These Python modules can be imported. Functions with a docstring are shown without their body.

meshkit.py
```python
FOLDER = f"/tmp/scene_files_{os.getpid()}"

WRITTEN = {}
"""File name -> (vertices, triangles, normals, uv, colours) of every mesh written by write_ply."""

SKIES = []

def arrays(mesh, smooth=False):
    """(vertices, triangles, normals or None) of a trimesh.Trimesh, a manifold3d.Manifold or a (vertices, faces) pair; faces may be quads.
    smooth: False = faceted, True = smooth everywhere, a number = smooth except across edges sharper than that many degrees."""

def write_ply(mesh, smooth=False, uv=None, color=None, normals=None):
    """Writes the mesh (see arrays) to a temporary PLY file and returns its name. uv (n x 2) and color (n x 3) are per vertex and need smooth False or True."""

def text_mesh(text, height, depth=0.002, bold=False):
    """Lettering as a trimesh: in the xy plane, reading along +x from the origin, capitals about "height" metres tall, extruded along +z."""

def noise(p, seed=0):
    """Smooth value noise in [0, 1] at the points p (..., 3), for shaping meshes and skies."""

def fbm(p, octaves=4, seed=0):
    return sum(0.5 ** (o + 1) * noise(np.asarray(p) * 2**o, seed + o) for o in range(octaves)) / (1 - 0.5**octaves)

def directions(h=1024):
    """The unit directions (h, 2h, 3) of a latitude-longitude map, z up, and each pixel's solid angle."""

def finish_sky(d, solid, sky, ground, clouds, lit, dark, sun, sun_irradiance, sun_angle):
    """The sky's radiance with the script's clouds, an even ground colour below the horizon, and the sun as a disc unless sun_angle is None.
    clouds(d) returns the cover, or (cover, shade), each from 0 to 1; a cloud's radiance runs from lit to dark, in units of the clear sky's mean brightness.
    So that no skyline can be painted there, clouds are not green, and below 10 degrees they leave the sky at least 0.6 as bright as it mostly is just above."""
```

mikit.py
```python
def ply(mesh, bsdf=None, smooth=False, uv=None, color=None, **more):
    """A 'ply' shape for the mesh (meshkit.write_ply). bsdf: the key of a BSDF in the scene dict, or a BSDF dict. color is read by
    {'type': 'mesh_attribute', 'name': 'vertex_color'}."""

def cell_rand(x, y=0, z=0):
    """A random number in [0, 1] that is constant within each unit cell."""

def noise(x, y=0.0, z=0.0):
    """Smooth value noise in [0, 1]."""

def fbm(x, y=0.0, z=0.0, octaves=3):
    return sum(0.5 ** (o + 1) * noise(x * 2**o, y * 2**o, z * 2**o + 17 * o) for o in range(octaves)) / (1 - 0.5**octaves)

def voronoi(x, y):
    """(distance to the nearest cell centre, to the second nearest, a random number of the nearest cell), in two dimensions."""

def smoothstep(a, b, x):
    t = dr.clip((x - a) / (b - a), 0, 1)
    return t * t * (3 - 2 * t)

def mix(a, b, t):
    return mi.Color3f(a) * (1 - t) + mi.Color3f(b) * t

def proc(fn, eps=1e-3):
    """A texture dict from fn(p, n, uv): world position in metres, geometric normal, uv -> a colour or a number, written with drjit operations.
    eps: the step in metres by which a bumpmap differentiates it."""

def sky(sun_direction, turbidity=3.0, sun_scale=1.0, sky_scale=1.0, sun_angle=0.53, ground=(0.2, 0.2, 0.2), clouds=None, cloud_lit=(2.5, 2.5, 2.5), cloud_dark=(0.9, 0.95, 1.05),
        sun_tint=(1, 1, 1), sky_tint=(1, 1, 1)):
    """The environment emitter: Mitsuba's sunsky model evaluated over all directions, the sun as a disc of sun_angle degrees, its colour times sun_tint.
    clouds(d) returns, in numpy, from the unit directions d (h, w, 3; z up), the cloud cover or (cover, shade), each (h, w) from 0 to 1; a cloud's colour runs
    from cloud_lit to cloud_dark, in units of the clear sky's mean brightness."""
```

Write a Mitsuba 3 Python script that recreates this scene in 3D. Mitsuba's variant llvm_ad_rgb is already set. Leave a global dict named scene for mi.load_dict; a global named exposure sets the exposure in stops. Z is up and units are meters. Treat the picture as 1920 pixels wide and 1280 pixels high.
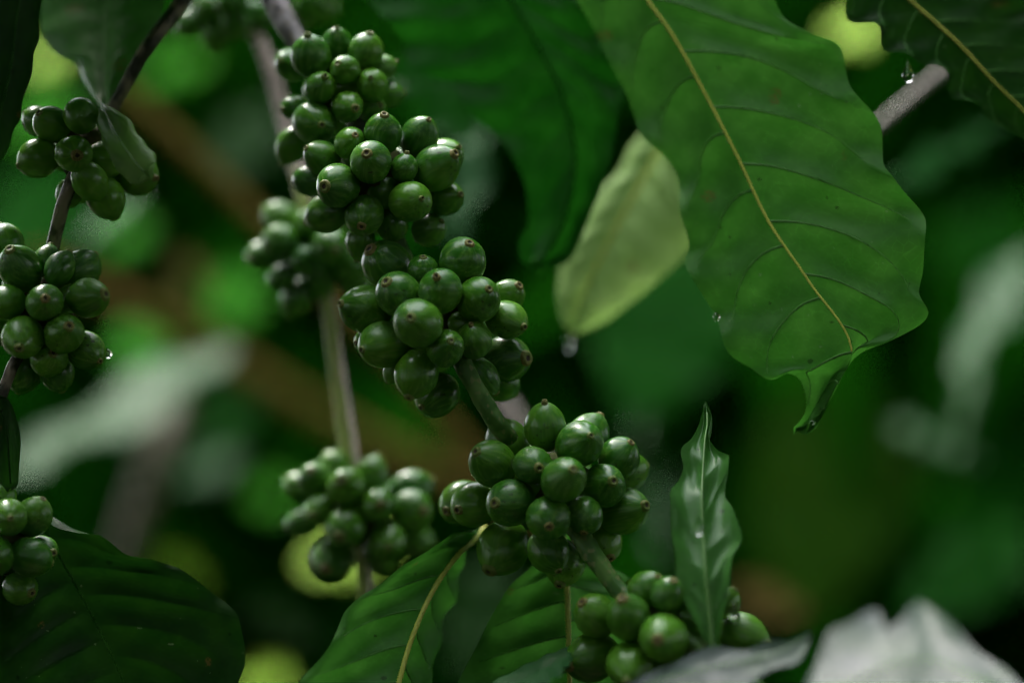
import math, random
import numpy as np, trimesh, drjit as dr, mitsuba as mi, mikit, meshkit
from scipy.interpolate import PchipInterpolator
from scipy.ndimage import map_coordinates

# ------------------------------------------------------------------ camera, sky, exposure
T = mi.ScalarTransform4f
CZ, DIST, WIDE = 1.5, 0.8, 0.32          # eye height, focus distance, width of the field at the focus distance (metres)
scene = {'type': 'scene'}
labels = {}
scene['camera'] = {'type': 'thinlens', 'fov': math.degrees(2 * math.atan(WIDE / 2 / DIST)), 'fov_axis': 'x',
                   'to_world': T().look_at(origin=[0, -DIST, CZ], target=[0, 0, CZ], up=[0, 0, 1]),
                   'aperture_radius': 0.019, 'focus_distance': DIST - 0.004, 'near_clip': 0.05, 'far_clip': 200.0}
scene['daylight'] = mikit.sky((-0.32, 0.50, 0.83), turbidity=4, sun_scale=0.22, sun_angle=16, sun_tint=(0.86, 0.95, 1.16), clouds=lambda d: 1.0,
                              cloud_lit=(2.6, 2.7, 2.8), cloud_dark=(0.9, 0.95, 1.05), ground=(0.05, 0.06, 0.03))
exposure = 4.42

S = WIDE / 1920
rng = np.random.default_rng(7)


def at(px, py, y=0.0):
    f = (DIST + y) / DIST
    return np.array([(px - 960) * S * f, y, CZ + (640 - py) * S * f])


# ------------------------------------------------------------------ materials
noise, fbm, mix, sstep = mikit.noise, mikit.fbm, mikit.mix, mikit.smoothstep


def leaf_colour(base, light, scale=1.0, net=False):
    def fn(p, n, uv):
        blotch = fbm(p.x * 130 * scale, p.y * 130 * scale, p.z * 130 * scale)
        fine = noise(p.x * 1400 * scale, p.y * 1400 * scale, p.z * 1400 * scale)
        t = sstep(0.25, 0.8, blotch) * 0.75 + 0.25 * fine
        c = mix(base, light, t)
        if net:                                            # the fine net of small veins, dark specks, a few brown scars
            near_, next_, _ = mikit.voronoi(uv.x * 13 + 0.5 * noise(uv.y * 40, uv.x * 12), uv.y * 46)
            c = c * (1 + 0.28 * sstep(0.10, 0.0, next_ - near_) * noise(p.x * 200, p.y * 200, p.z * 200))
            specks = sstep(0.90, 0.95, noise(p.x * 330, p.y * 330, p.z * 330 + 9))
            scar = sstep(0.90, 0.93, noise(p.x * 95 + 3, p.y * 95, p.z * 95)) * sstep(0.3, 0.6, fine)
            dust = sstep(0.93, 0.97, noise(p.x * 610, p.y * 610 + 5, p.z * 610))
            c = mix(c * (1 - 0.5 * specks), mi.Color3f(0.10, 0.06, 0.015), scar * 0.55)
            c = mix(c, mi.Color3f(0.16, 0.22, 0.12), dust * 0.35)
        return c
    return mikit.proc(fn)


def leaf_bsdf(name, base, light, rough=0.36, trans=0.9, scale=1.0, gloss=0.6, net=False):
    col = leaf_colour(base, light, scale, net)
    # the light that passes through a leaf, and the wax on its two faces
    scene[name + '_tissue'] = {'type': 'principledthin', 'base_color': col, 'roughness': 0.6, 'diff_trans': min(2.0, 1.45 * trans), 'eta': 1.45}
    scene[name + '_wax'] = {'type': 'twosided', 'bsdf': {'type': 'principled', 'base_color': col, 'roughness': rough, 'specular': gloss, 'clearcoat': 0.2 * gloss if net else 0.0}}
    scene[name] = {'type': 'blendbsdf', 'weight': 0.5, 'a': {'type': 'ref', 'id': name + '_tissue'}, 'b': {'type': 'ref', 'id': name + '_wax'}}


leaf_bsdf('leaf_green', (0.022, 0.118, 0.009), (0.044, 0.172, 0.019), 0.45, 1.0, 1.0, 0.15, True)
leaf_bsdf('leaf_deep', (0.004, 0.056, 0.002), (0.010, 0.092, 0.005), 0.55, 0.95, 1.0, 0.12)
leaf_bsdf('leaf_shade', (0.004, 0.028, 0.002), (0.009, 0.045, 0.003), 0.5, 0.7, 1.0, 0.12, True)  # leaves in shadow: their shade is put into this darker colour
leaf_bsdf('leaf_mid', (0.09, 0.22, 0.035), (0.15, 0.29, 0.06), 0.45, 0.9, 1.0, 0.4)
leaf_bsdf('leaf_pale', (0.17, 0.31, 0.065), (0.24, 0.39, 0.11), 0.6, 1.1, 1.0, 0.25, True)
leaf_bsdf('leaf_sunlit', (0.36, 0.62, 0.05), (0.46, 0.72, 0.09), 0.6, 1.0, 0.3, 0.2)  # brightness of sunlit leaves put into the base colour
leaf_bsdf('leaf_lime', (0.03, 0.26, 0.005), (0.06, 0.34, 0.012), 0.6, 1.0, 0.3, 0.15)
leaf_bsdf('leaf_gloss', (0.014, 0.070, 0.016), (0.024, 0.095, 0.026), 0.55, 0.7, 0.5, 0.26)
leaf_bsdf('leaf_sky_grey', (0.05, 0.09, 0.055), (0.10, 0.12, 0.125), 0.5, 0.7, 0.5, 0.38)  # grey of the reflected sky is partly put into this colour
leaf_bsdf('leaf_sheen', (0.028, 0.12, 0.014), (0.048, 0.165, 0.028), 0.40, 0.8, 1.0, 0.5, True)
leaf_bsdf('leaf_olive', (0.012, 0.050, 0.002), (0.022, 0.072, 0.003), 0.7, 0.8, 0.5, 0.05)
leaf_bsdf('leaf_vivid', (0.003, 0.058, 0.001), (0.008, 0.095, 0.003), 0.6, 1.1, 0.3, 0.08)
leaf_bsdf('leaf_dry', (0.10, 0.075, 0.02), (0.17, 0.12, 0.035), 0.7, 0.8, 0.5, 0.05)
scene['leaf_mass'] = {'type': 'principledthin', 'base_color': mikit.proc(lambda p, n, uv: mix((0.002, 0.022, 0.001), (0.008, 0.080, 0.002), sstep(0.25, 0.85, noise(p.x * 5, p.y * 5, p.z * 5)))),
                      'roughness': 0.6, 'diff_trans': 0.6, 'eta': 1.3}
scene['rib_yellow'] = {'type': 'principled', 'base_color': mikit.proc(lambda p, n, uv: mix((0.31, 0.35, 0.045), (0.40, 0.42, 0.07), noise(p.x * 900, p.y * 900, p.z * 900))), 'roughness': 0.45, 'specular': 0.4}
scene['vein_green'] = {'type': 'principled', 'base_color': {'type': 'rgb', 'value': (0.055, 0.17, 0.03)}, 'roughness': 0.5, 'specular': 0.2}
scene['rib_green'] = {'type': 'principled', 'base_color': {'type': 'rgb', 'value': (0.07, 0.17, 0.035)}, 'roughness': 0.45, 'specular': 0.4}


def berry_colour(p, n, uv):
    # uv.x goes round the berry, uv.y from its stalk (0) to its tip (1)
    who = noise(p.x * 55, p.y * 55, p.z * 55)
    streak = fbm(uv.x * 34 + who * 9, uv.y * 2.2, who * 30)
    veinlet = sstep(0.62, 0.85, noise(uv.x * 60 + who * 13, uv.y * 3.0 + who * 3, 3.0))
    seam = 1 - sstep(0.004, 0.012, dr.abs(uv.x - 0.5))
    c = mix((0.016, 0.105, 0.003), (0.064, 0.205, 0.008), sstep(0.2, 0.8, who))
    c = mix(c, mi.Color3f(0.14, 0.28, 0.04), sstep(0.40, 0.80, streak) * 0.38 * sstep(0.2, 0.6, uv.y) + 0.12 * veinlet)
    bloom = sstep(0.48, 0.78, fbm(p.x * 210 + 7, p.y * 210, p.z * 210))
    c = mix(c, mi.Color3f(0.11, 0.19, 0.12), bloom * 0.08)
    c = mix(c, mi.Color3f(0.015, 0.06, 0.01), seam * 0.25)
    scab = sstep(0.80, 0.86, noise(p.x * 900, p.y * 900, p.z * 900)) * sstep(0.55, 0.7, noise(p.x * 120, p.y * 120, p.z * 120 + 4))
    c = mix(c, mi.Color3f(0.02, 0.03, 0.012), scab * 0.6)
    pale = sstep(0.90, 0.95, noise(p.x * 700 + 50, p.y * 700, p.z * 700))
    c = mix(c, mi.Color3f(0.16, 0.24, 0.08), pale * 0.4)
    return mix(c, mi.Color3f(0.07, 0.10, 0.03), sstep(0.93, 0.975, uv.y) * 0.8)


scene['berry_skin'] = {'type': 'principled', 'base_color': mikit.proc(berry_colour), 'specular': 0.42, 'clearcoat': 0.4, 'clearcoat_gloss': 0.8,
                       'roughness': mikit.proc(lambda p, n, uv: 0.21 + 0.20 * sstep(0.35, 0.75, fbm(p.x * 210 + 7, p.y * 210, p.z * 210)) + 0.06 * noise(p.x * 900, p.y * 900, p.z * 900))}


def tip_colour(p, n, uv):
    g = noise(p.x * 2600, p.y * 2600, p.z * 2600)
    age = sstep(0.35, 0.7, noise(p.x * 90, p.y * 90, p.z * 90))
    c = mix(mix((0.07, 0.12, 0.018), (0.15, 0.20, 0.04), g), mix((0.09, 0.085, 0.018), (0.21, 0.185, 0.05), g), age)
    return mix(mi.Color3f(0.03, 0.022, 0.008), c, sstep(0.16, 0.34, uv.y))


scene['berry_tip'] = {'type': 'principled', 'base_color': mikit.proc(tip_colour), 'roughness': 0.6, 'specular': 0.3}


def front_stem(p, n, uv):      # woody and purplish grey at its old end, green towards its young end
    g = fbm(p.x * 260, p.y * 260, p.z * 160)
    fleck = sstep(0.6, 0.8, noise(p.x * 800, p.y * 800, p.z * 500))
    wood = mix(mix((0.07, 0.065, 0.065), (0.36, 0.32, 0.34), sstep(0.35, 0.7, g)), (0.16, 0.13, 0.07), fleck * 0.4)
    green = mix(mix((0.040, 0.12, 0.018), (0.095, 0.20, 0.040), sstep(0.3, 0.7, g)), (0.20, 0.20, 0.09), fleck * 0.5)
    return mix(wood, green, sstep(0.18, 0.42, uv.y + 0.1 * (g - 0.5)))


def back_stem(p, n, uv):       # bark that splits lengthwise: grey pink strips beside green ones
    g = fbm(p.x * 240, p.y * 240, p.z * 110)
    strip = sstep(0.30, 0.60, dr.cos(6.28318 * uv.x) + 0.5 * (g - 0.5) + 0.5 * (noise(uv.y * 14) - 0.5))
    green = mix((0.26, 0.36, 0.09), (0.40, 0.42, 0.10), g)
    bark = mix((0.36, 0.28, 0.27), (0.70, 0.55, 0.52), g)
    return mix(green, bark, dr.maximum(strip, sstep(0.36, 0.26, uv.y)))


def side_stem(p, n, uv):
    g = fbm(p.x * 260, p.y * 260, p.z * 160)
    return mix((0.025, 0.028, 0.015), (0.17, 0.145, 0.095), sstep(0.38, 0.66, g))


def brown_stem(p, n, uv):
    g = fbm(p.x * 40, p.y * 40, p.z * 40)
    return mix((0.042, 0.032, 0.004), (0.085, 0.062, 0.012), g)


for name, fn in (('stem_front', front_stem), ('stem_back', back_stem), ('stem_side', side_stem), ('stem_brown', brown_stem), ('core_shade', lambda p, n, uv: mix((0.02, 0.045, 0.01), (0.06, 0.05, 0.02), fbm(p.x * 500, p.y * 500, p.z * 500)))):  # the dark core tone stands for shade between the berries
    scene[name] = {'type': 'principled', 'base_color': mikit.proc(fn), 'roughness': 0.9 if name in ('stem_brown', 'core_shade') else 0.42, 'specular': 0.05 if name in ('stem_brown', 'core_shade') else 0.3}
scene['stem_pink'] = {'type': 'principled', 'base_color': mikit.proc(lambda p, n, uv: mix((0.40, 0.32, 0.29), (0.58, 0.50, 0.47), fbm(p.x * 80, p.y * 80, p.z * 80))), 'roughness': 0.45, 'specular': 0.5}
scene['stem_twig'] = {'type': 'principled', 'base_color': mikit.proc(lambda p, n, uv: mix((0.30, 0.26, 0.23), (0.62, 0.55, 0.52), fbm(p.x * 200, p.y * 200, p.z * 200))), 'roughness': 0.7, 'specular': 0.2}
scene['water'] = {'type': 'dielectric', 'int_ior': 1.33}
scene['soil'] = {'type': 'principled', 'base_color': mikit.proc(lambda p, n, uv: mix((0.02, 0.016, 0.009), (0.05, 0.04, 0.022), fbm(p.x * 4, p.y * 4, p.z * 4))), 'roughness': 0.9}


# ------------------------------------------------------------------ keys, labels, meshes
def numbered(name):
    if name not in used:
        used.add(name)
        return name
    k = 1
    while f'{name}_{k:03d}' in used:
        k += 1
    used.add(f'{name}_{k:03d}')
    return f'{name}_{k:03d}'


used = set()


def thing(name, label, category, group=None, kind=None):
    key = numbered(name)
    labels[key] = {'label': label, 'category': category}
    if group:
        labels[key]['group'] = group
    if kind:
        labels[key]['kind'] = kind
    return key


def part(parent, name, shape, label=None):
    key = numbered(f'{parent}__{name}')
    scene[key] = shape
    if label:
        labels[key] = {'label': label}
    return key


def curve(pts, n):
    """n + 1 points along a smooth curve through pts, evenly spaced by length."""
    p = np.asarray(pts, float)
    t = np.r_[0, np.cumsum(np.linalg.norm(np.diff(p[:, :2], axis=0), axis=1) + 1e-9)]
    f = PchipInterpolator(t, p, axis=0)
    dense = f(np.linspace(0, t[-1], 400))
    u = np.r_[0, np.cumsum(np.linalg.norm(np.diff(dense[:, :2], axis=0), axis=1) + 1e-9)]
    s = np.linspace(0, u[-1], n + 1)
    return np.stack([np.interp(s, u, dense[:, k]) for k in range(p.shape[1])], 1)


def tube(points, radii, sides=14, bump=0.0, seed=0):
    """(mesh, uv) of a tapering tube with rounded-off ends; uv.x goes round, uv.y along."""
    p = np.asarray(points, float)
    r = np.broadcast_to(np.asarray(radii, float), (len(p),)).copy()
    t = np.gradient(p, axis=0)
    t /= np.linalg.norm(t, axis=1, keepdims=True)
    ref = np.array([0, 1.0, 0])
    a = np.cross(t, ref)
    bad = np.linalg.norm(a, axis=1) < 1e-3
    a[bad] = np.cross(t[bad], [1.0, 0, 0.1])
    a /= np.linalg.norm(a, axis=1, keepdims=True)
    b = np.cross(t, a)
    ang = np.linspace(0, 2 * np.pi, sides + 1)
    ring = np.cos(ang)[None, :, None] * a[:, None] + np.sin(ang)[None, :, None] * b[:, None]
    rr = np.repeat(r[:, None], sides + 1, 1)
    if bump:
        rr = rr * (1 + bump * (meshkit.fbm(p[:, None] * 250 + ring * 1.5, 3, seed) - 0.5))
        rr[:, -1] = rr[:, 0]
    v = p[:, None] + rr[..., None] * ring
    v = np.concatenate([np.repeat(p[:1, None], sides + 1, 1) - 0.5 * r[0] * t[:1, None], v, np.repeat(p[-1:, None], sides + 1, 1) + 0.5 * r[-1] * t[-1:, None]])
    uu, vv = np.meshgrid(np.linspace(0, 1, sides + 1), np.r_[0, np.linspace(0, 1, len(p)), 1])
    n = len(v)
    i, j = np.meshgrid(np.arange(n - 1), np.arange(sides), indexing='ij')
    q = np.stack([i * (sides + 1) + j, i * (sides + 1) + j + 1, (i + 1) * (sides + 1) + j + 1, (i + 1) * (sides + 1) + j], -1).reshape(-1, 4)
    return (v.reshape(-1, 3), q), np.stack([uu.ravel(), vv.ravel()], 1)


def tube_shape(points, radii, bsdf, sides=14, bump=0.0):
    m, uv = tube(points, radii, sides, bump)
    return mikit.ply(m, bsdf, smooth=True, uv=uv)


def stem_path(pts, n):
    """pts: (px, py, y, radius in px) -> points and radii in metres."""
    c = curve(pts, n)
    return np.array([at(*q[:3]) for q in c]), c[:, 3] * S * (DIST + c[:, 2]) / DIST


# ------------------------------------------------------------------ leaves
def leaf(parent, mid, left, right, bsdf, rib='rib_green', rib_px=(5, 2), nu=90, nv=16, cup=0.0, quilt=0.0, veins=8, slant=0.16, wave=0.0, waves=5, rib_end=0.97, vexp=1.5,
         curl=0.0, vein_px=0.0, vein_bsdf=None, name='blade', first=0.05, seed=0, rough=0.0006):
    """A leaf from its midrib and its two margins, each a list of (px, py, y): blade, midrib and side veins.
    cup bends each half, quilt raises (+) or sinks (-) the side veins, wave ripples the margins, curl turns the margins back."""
    M, L, R = (np.array([at(*q) for q in curve(c, nu)]) for c in (mid, left, right))
    s = np.linspace(0, 1, nu + 1)[:, None]
    a = np.linspace(0, 1, nv + 1)[None, :]

    def half(E, flip, shift):
        P = M[:, None] * (1 - a[..., None]) + E[:, None] * a[..., None]
        n = np.cross(np.gradient(P, axis=0), np.gradient(P, axis=1)) * flip
        n /= np.linalg.norm(n, axis=2, keepdims=True) + 1e-12
        for _ in range(6):
            n[1:-1] = (n[:-2] + n[1:-1] + n[2:]) / 3
        n /= np.linalg.norm(n, axis=2, keepdims=True) + 1e-12
        ph = veins * (s - slant * a ** vexp) - first * veins + shift
        h = cup * 4 * a * (1 - a) * np.ones_like(s)
        env = np.clip((s - 0.02) * 14, 0, 1) * np.clip((1 - s) * 9, 0, 1)
        h = h + quilt * 0.6 * (0.55 - np.abs(np.sin(np.pi * ph)) ** 0.85) * np.clip(a * 5, 0, 1) * (0.25 + 0.75 * np.clip((1 - a) * 2, 0, 1)) * env
        wide = np.linalg.norm(E - M, axis=1)
        env = env * np.clip(1.6 * wide / wide.max(), 0, 1)[:, None]
        h = (h - cup * 4 * a * (1 - a)) * np.clip(1.6 * wide / wide.max(), 0, 1)[:, None] + cup * 4 * a * (1 - a)
        h = h + np.clip(1.6 * wide / wide.max() - 0.15, 0, 1)[:, None] * wave * np.sin(2 * np.pi * waves * s + seed + shift * 4 + 1.5 * np.sin(5 * s + seed)) * a ** 2 * np.clip(4 * s * (1 - s) * 2, 0, 1)
        h = h - curl * np.clip((a - 0.86) / 0.14, 0, 1) ** 2 * env
        h = h + rough * (meshkit.fbm(P * 90, 3, seed) - 0.5) * a
        return P + n * h[..., None], n

    A, nA = half(L, -1.0, 0.0)
    B, nB = half(R, 1.0, 0.45)
    # both halves share the camera-facing side: outward normals look towards -y on average
    if nA[..., 1].mean() > 0:
        pass
    grid = np.concatenate([A[:, ::-1], B[:, 1:]], 1)
    w = grid.shape[1]
    i, j = np.meshgrid(np.arange(nu), np.arange(w - 1), indexing='ij')
    q = np.stack([i * w + j, i * w + j + 1, (i + 1) * w + j + 1, (i + 1) * w + j], -1).reshape(-1, 4)
    uv = np.stack(np.broadcast_arrays(np.linspace(-1, 1, w)[None, :], s), -1).reshape(-1, 2)
    if name == 'blade':
        holder, blade = parent, part(parent, 'blade', mikit.ply((grid.reshape(-1, 3), q), bsdf, smooth=True, uv=uv))
    else:
        holder = part(parent, name, mikit.ply((grid.reshape(-1, 3), q), bsdf, smooth=True, uv=uv))
    if rib:
        k = int(nu * rib_end)
        f = (DIST + np.mean([c[2] for c in mid])) / DIST * S
        rad = np.linspace(rib_px[0] / 2, rib_px[1] / 2, k) * f
        n = (nA[:k, 0] + nB[:k, 0]) / 2
        part(holder, 'midrib', tube_shape(grid[:k, nv] + n * rad[:, None] * 0.25, rad, rib, 10, 0.12))
        if vein_px:
            for side, G, n_, shift in ((0, A, nA, 0.0), (1, B, nB, 0.45)):
                for v in range(veins + 1):
                    s0 = (v - shift) / veins + first
                    al = np.linspace(0.0, 0.90, 22)
                    sl = s0 + slant * al ** vexp
                    ok = (sl > 0.01) & (sl < 0.96)
                    if s0 < 0.01 or ok.sum() < 8:
                        continue
                    sl, al = sl[ok], al[ok]
                    pts = np.stack([map_coordinates(G[..., c], [sl * nu, al * nv], order=1) for c in range(3)], 1)
                    rv = np.linspace(vein_px / 2, vein_px / 7, len(al)) * f
                    part(holder, 'vein', tube_shape(pts + np.array([0, 1, 0]) * rv[:, None] * 0.25, rv, vein_bsdf or 'vein_green', 6))
    return holder


def simple_leaf(label, p0, p1, width, y0, y1, bsdf, roll=0.0, bend=0.0, cup=0.0, group=None, rib=None, seed=0, wave=0.004, category='leaf', name='coffee_leaf', quilt=0.0015, sweep=0.0, blunt=0.6):
    """A whole leaf of the far bushes from stalk p0 to point p1 (px), its width in px, turned about its midrib by roll (degrees)."""
    t = np.linspace(0, 1, 12)
    f = (DIST + (y0 + y1) / 2) / DIST
    a, b = np.array(p0, float), np.array(p1, float)
    d = (b - a) / np.linalg.norm(b - a)
    perp = np.array([-d[1], d[0]])
    prof = np.sin(np.pi * t ** 0.85) ** blunt * (1 - 0.25 * t)
    prof[0] = prof[-1] = 0.05
    cr, sr = math.cos(math.radians(roll)), math.sin(math.radians(roll))
    mid, left, right = [], [], []
    for k, tk in enumerate(t):
        c = a + (b - a) * tk + perp * sweep * math.sin(math.pi * tk)
        y = y0 + (y1 - y0) * tk + bend * math.sin(math.pi * tk)
        o = prof[k] * width / 2
        mid.append((*c, y))
        left.append((*(c + perp * o * cr), y + o * sr * S * f))
        right.append((*(c - perp * o * cr), y - o * sr * S * f))
    key = thing(name, label, category, group)
    leaf(key, mid, left, right, bsdf, rib, (6, 2), nu=36, nv=8, cup=cup, quilt=quilt, veins=7, wave=wave, waves=3, seed=seed)
    return key


# ------------------------------------------------------------------ berries
def berry_mesh(long, point, seed):
    """A unit-radius berry along +z: stalk at -z, tip at +z; slightly flattened, with the faint seam of its two seeds."""
    nu, nv = 32, 26
    th = np.linspace(0, np.pi, nv + 1)[::-1][:, None]
    ph = np.linspace(0, 2 * np.pi, nu + 1)[None, :]
    z = np.cos(th) * np.ones_like(ph)
    r = np.sin(th) * (1 - point * np.clip(z, 0, 1) ** 2) * (1 + 0.03 * z)
    r = r * (1 - 0.022 * np.exp(-((np.cos(ph)) / 0.10) ** 2) * np.sin(th))
    x, y = r * np.cos(ph) * 1.0, r * np.sin(ph) * 0.95
    zz = z * long + point * 0.5 * np.clip(z, 0, 1) ** 6
    P = np.stack([x, y, zz], -1)
    P *= 1 + 0.05 * (meshkit.fbm(np.round(P, 5) * 1.1 + seed * 7.3, 2, seed)[..., None] - 0.5)
    P[:, -1] = P[:, 0]
    w = nu + 1
    i, j = np.meshgrid(np.arange(nv), np.arange(nu), indexing='ij')
    q = np.stack([i * w + j, i * w + j + 1, (i + 1) * w + j + 1, (i + 1) * w + j], -1).reshape(-1, 4)
    uv = np.stack(np.broadcast_arrays(ph / (2 * np.pi), 1 - th / np.pi), -1).reshape(-1, 2)
    v = P.reshape(-1, 3)
    n = np.cross(np.gradient(P, axis=1), np.gradient(P, axis=0))
    top = P[-1, 0, 2]
    return mikit.ply((v, q), 'berry_skin', smooth=True, uv=uv), top


def tip_mesh(tall, wide, seed):
    """The dried ring that the flower leaves on a berry: a collar with a pit."""
    prof = [(0.0, tall * 0.35), (0.30, tall * 0.30), (0.45, tall * 0.75), (0.66, tall), (0.86, tall * 0.86), (1.0, tall * 0.35), (1.12, -0.02), (1.2, -0.12)]
    nu = 18
    ph = np.linspace(0, 2 * np.pi, nu + 1)
    lump = 1 + 0.22 * (meshkit.fbm(np.stack([np.cos(ph) * 2 + seed, np.sin(ph) * 2, ph * 0], 1), 2, seed) - 0.5)
    lump[-1] = lump[0]
    P = np.array([[(wide * r * lump[k] * np.cos(p), wide * r * lump[k] * np.sin(p), z * (0.75 + 0.5 * (lump[k] - 0.9))) for k, p in enumerate(ph)] for r, z in prof])
    w = nu + 1
    i, j = np.meshgrid(np.arange(len(prof) - 1), np.arange(nu), indexing='ij')
    q = np.stack([i * w + j, (i + 1) * w + j, (i + 1) * w + j + 1, i * w + j + 1], -1).reshape(-1, 4)
    uv = np.stack(np.broadcast_arrays(ph[None] / 6.2832, np.linspace(0, 1, len(prof))[:, None]), -1).reshape(-1, 2)
    return mikit.ply((P.reshape(-1, 3), q), 'berry_tip', smooth=True, uv=uv)


BERRIES = [berry_mesh(l, p, k) + (l,) for k, (l, p) in enumerate([(1.05, 0.06), (1.12, 0.10), (1.20, 0.14), (1.08, 0.03), (1.26, 0.18), (1.15, 0.08)])]
TIPS = [tip_mesh(0.09, 0.22, 1), tip_mesh(0.13, 0.20, 2), tip_mesh(0.24, 0.17, 3), tip_mesh(0.08, 0.25, 4)]


def frame(axis, spin):
    z = axis / np.linalg.norm(axis)
    x = np.cross(z, [0.3, 0.2, 0.93])
    x /= np.linalg.norm(x)
    y = np.cross(z, x)
    c, s = math.cos(spin), math.sin(spin)
    return np.stack([c * x + s * y, -s * x + c * y, z], 1)


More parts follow.
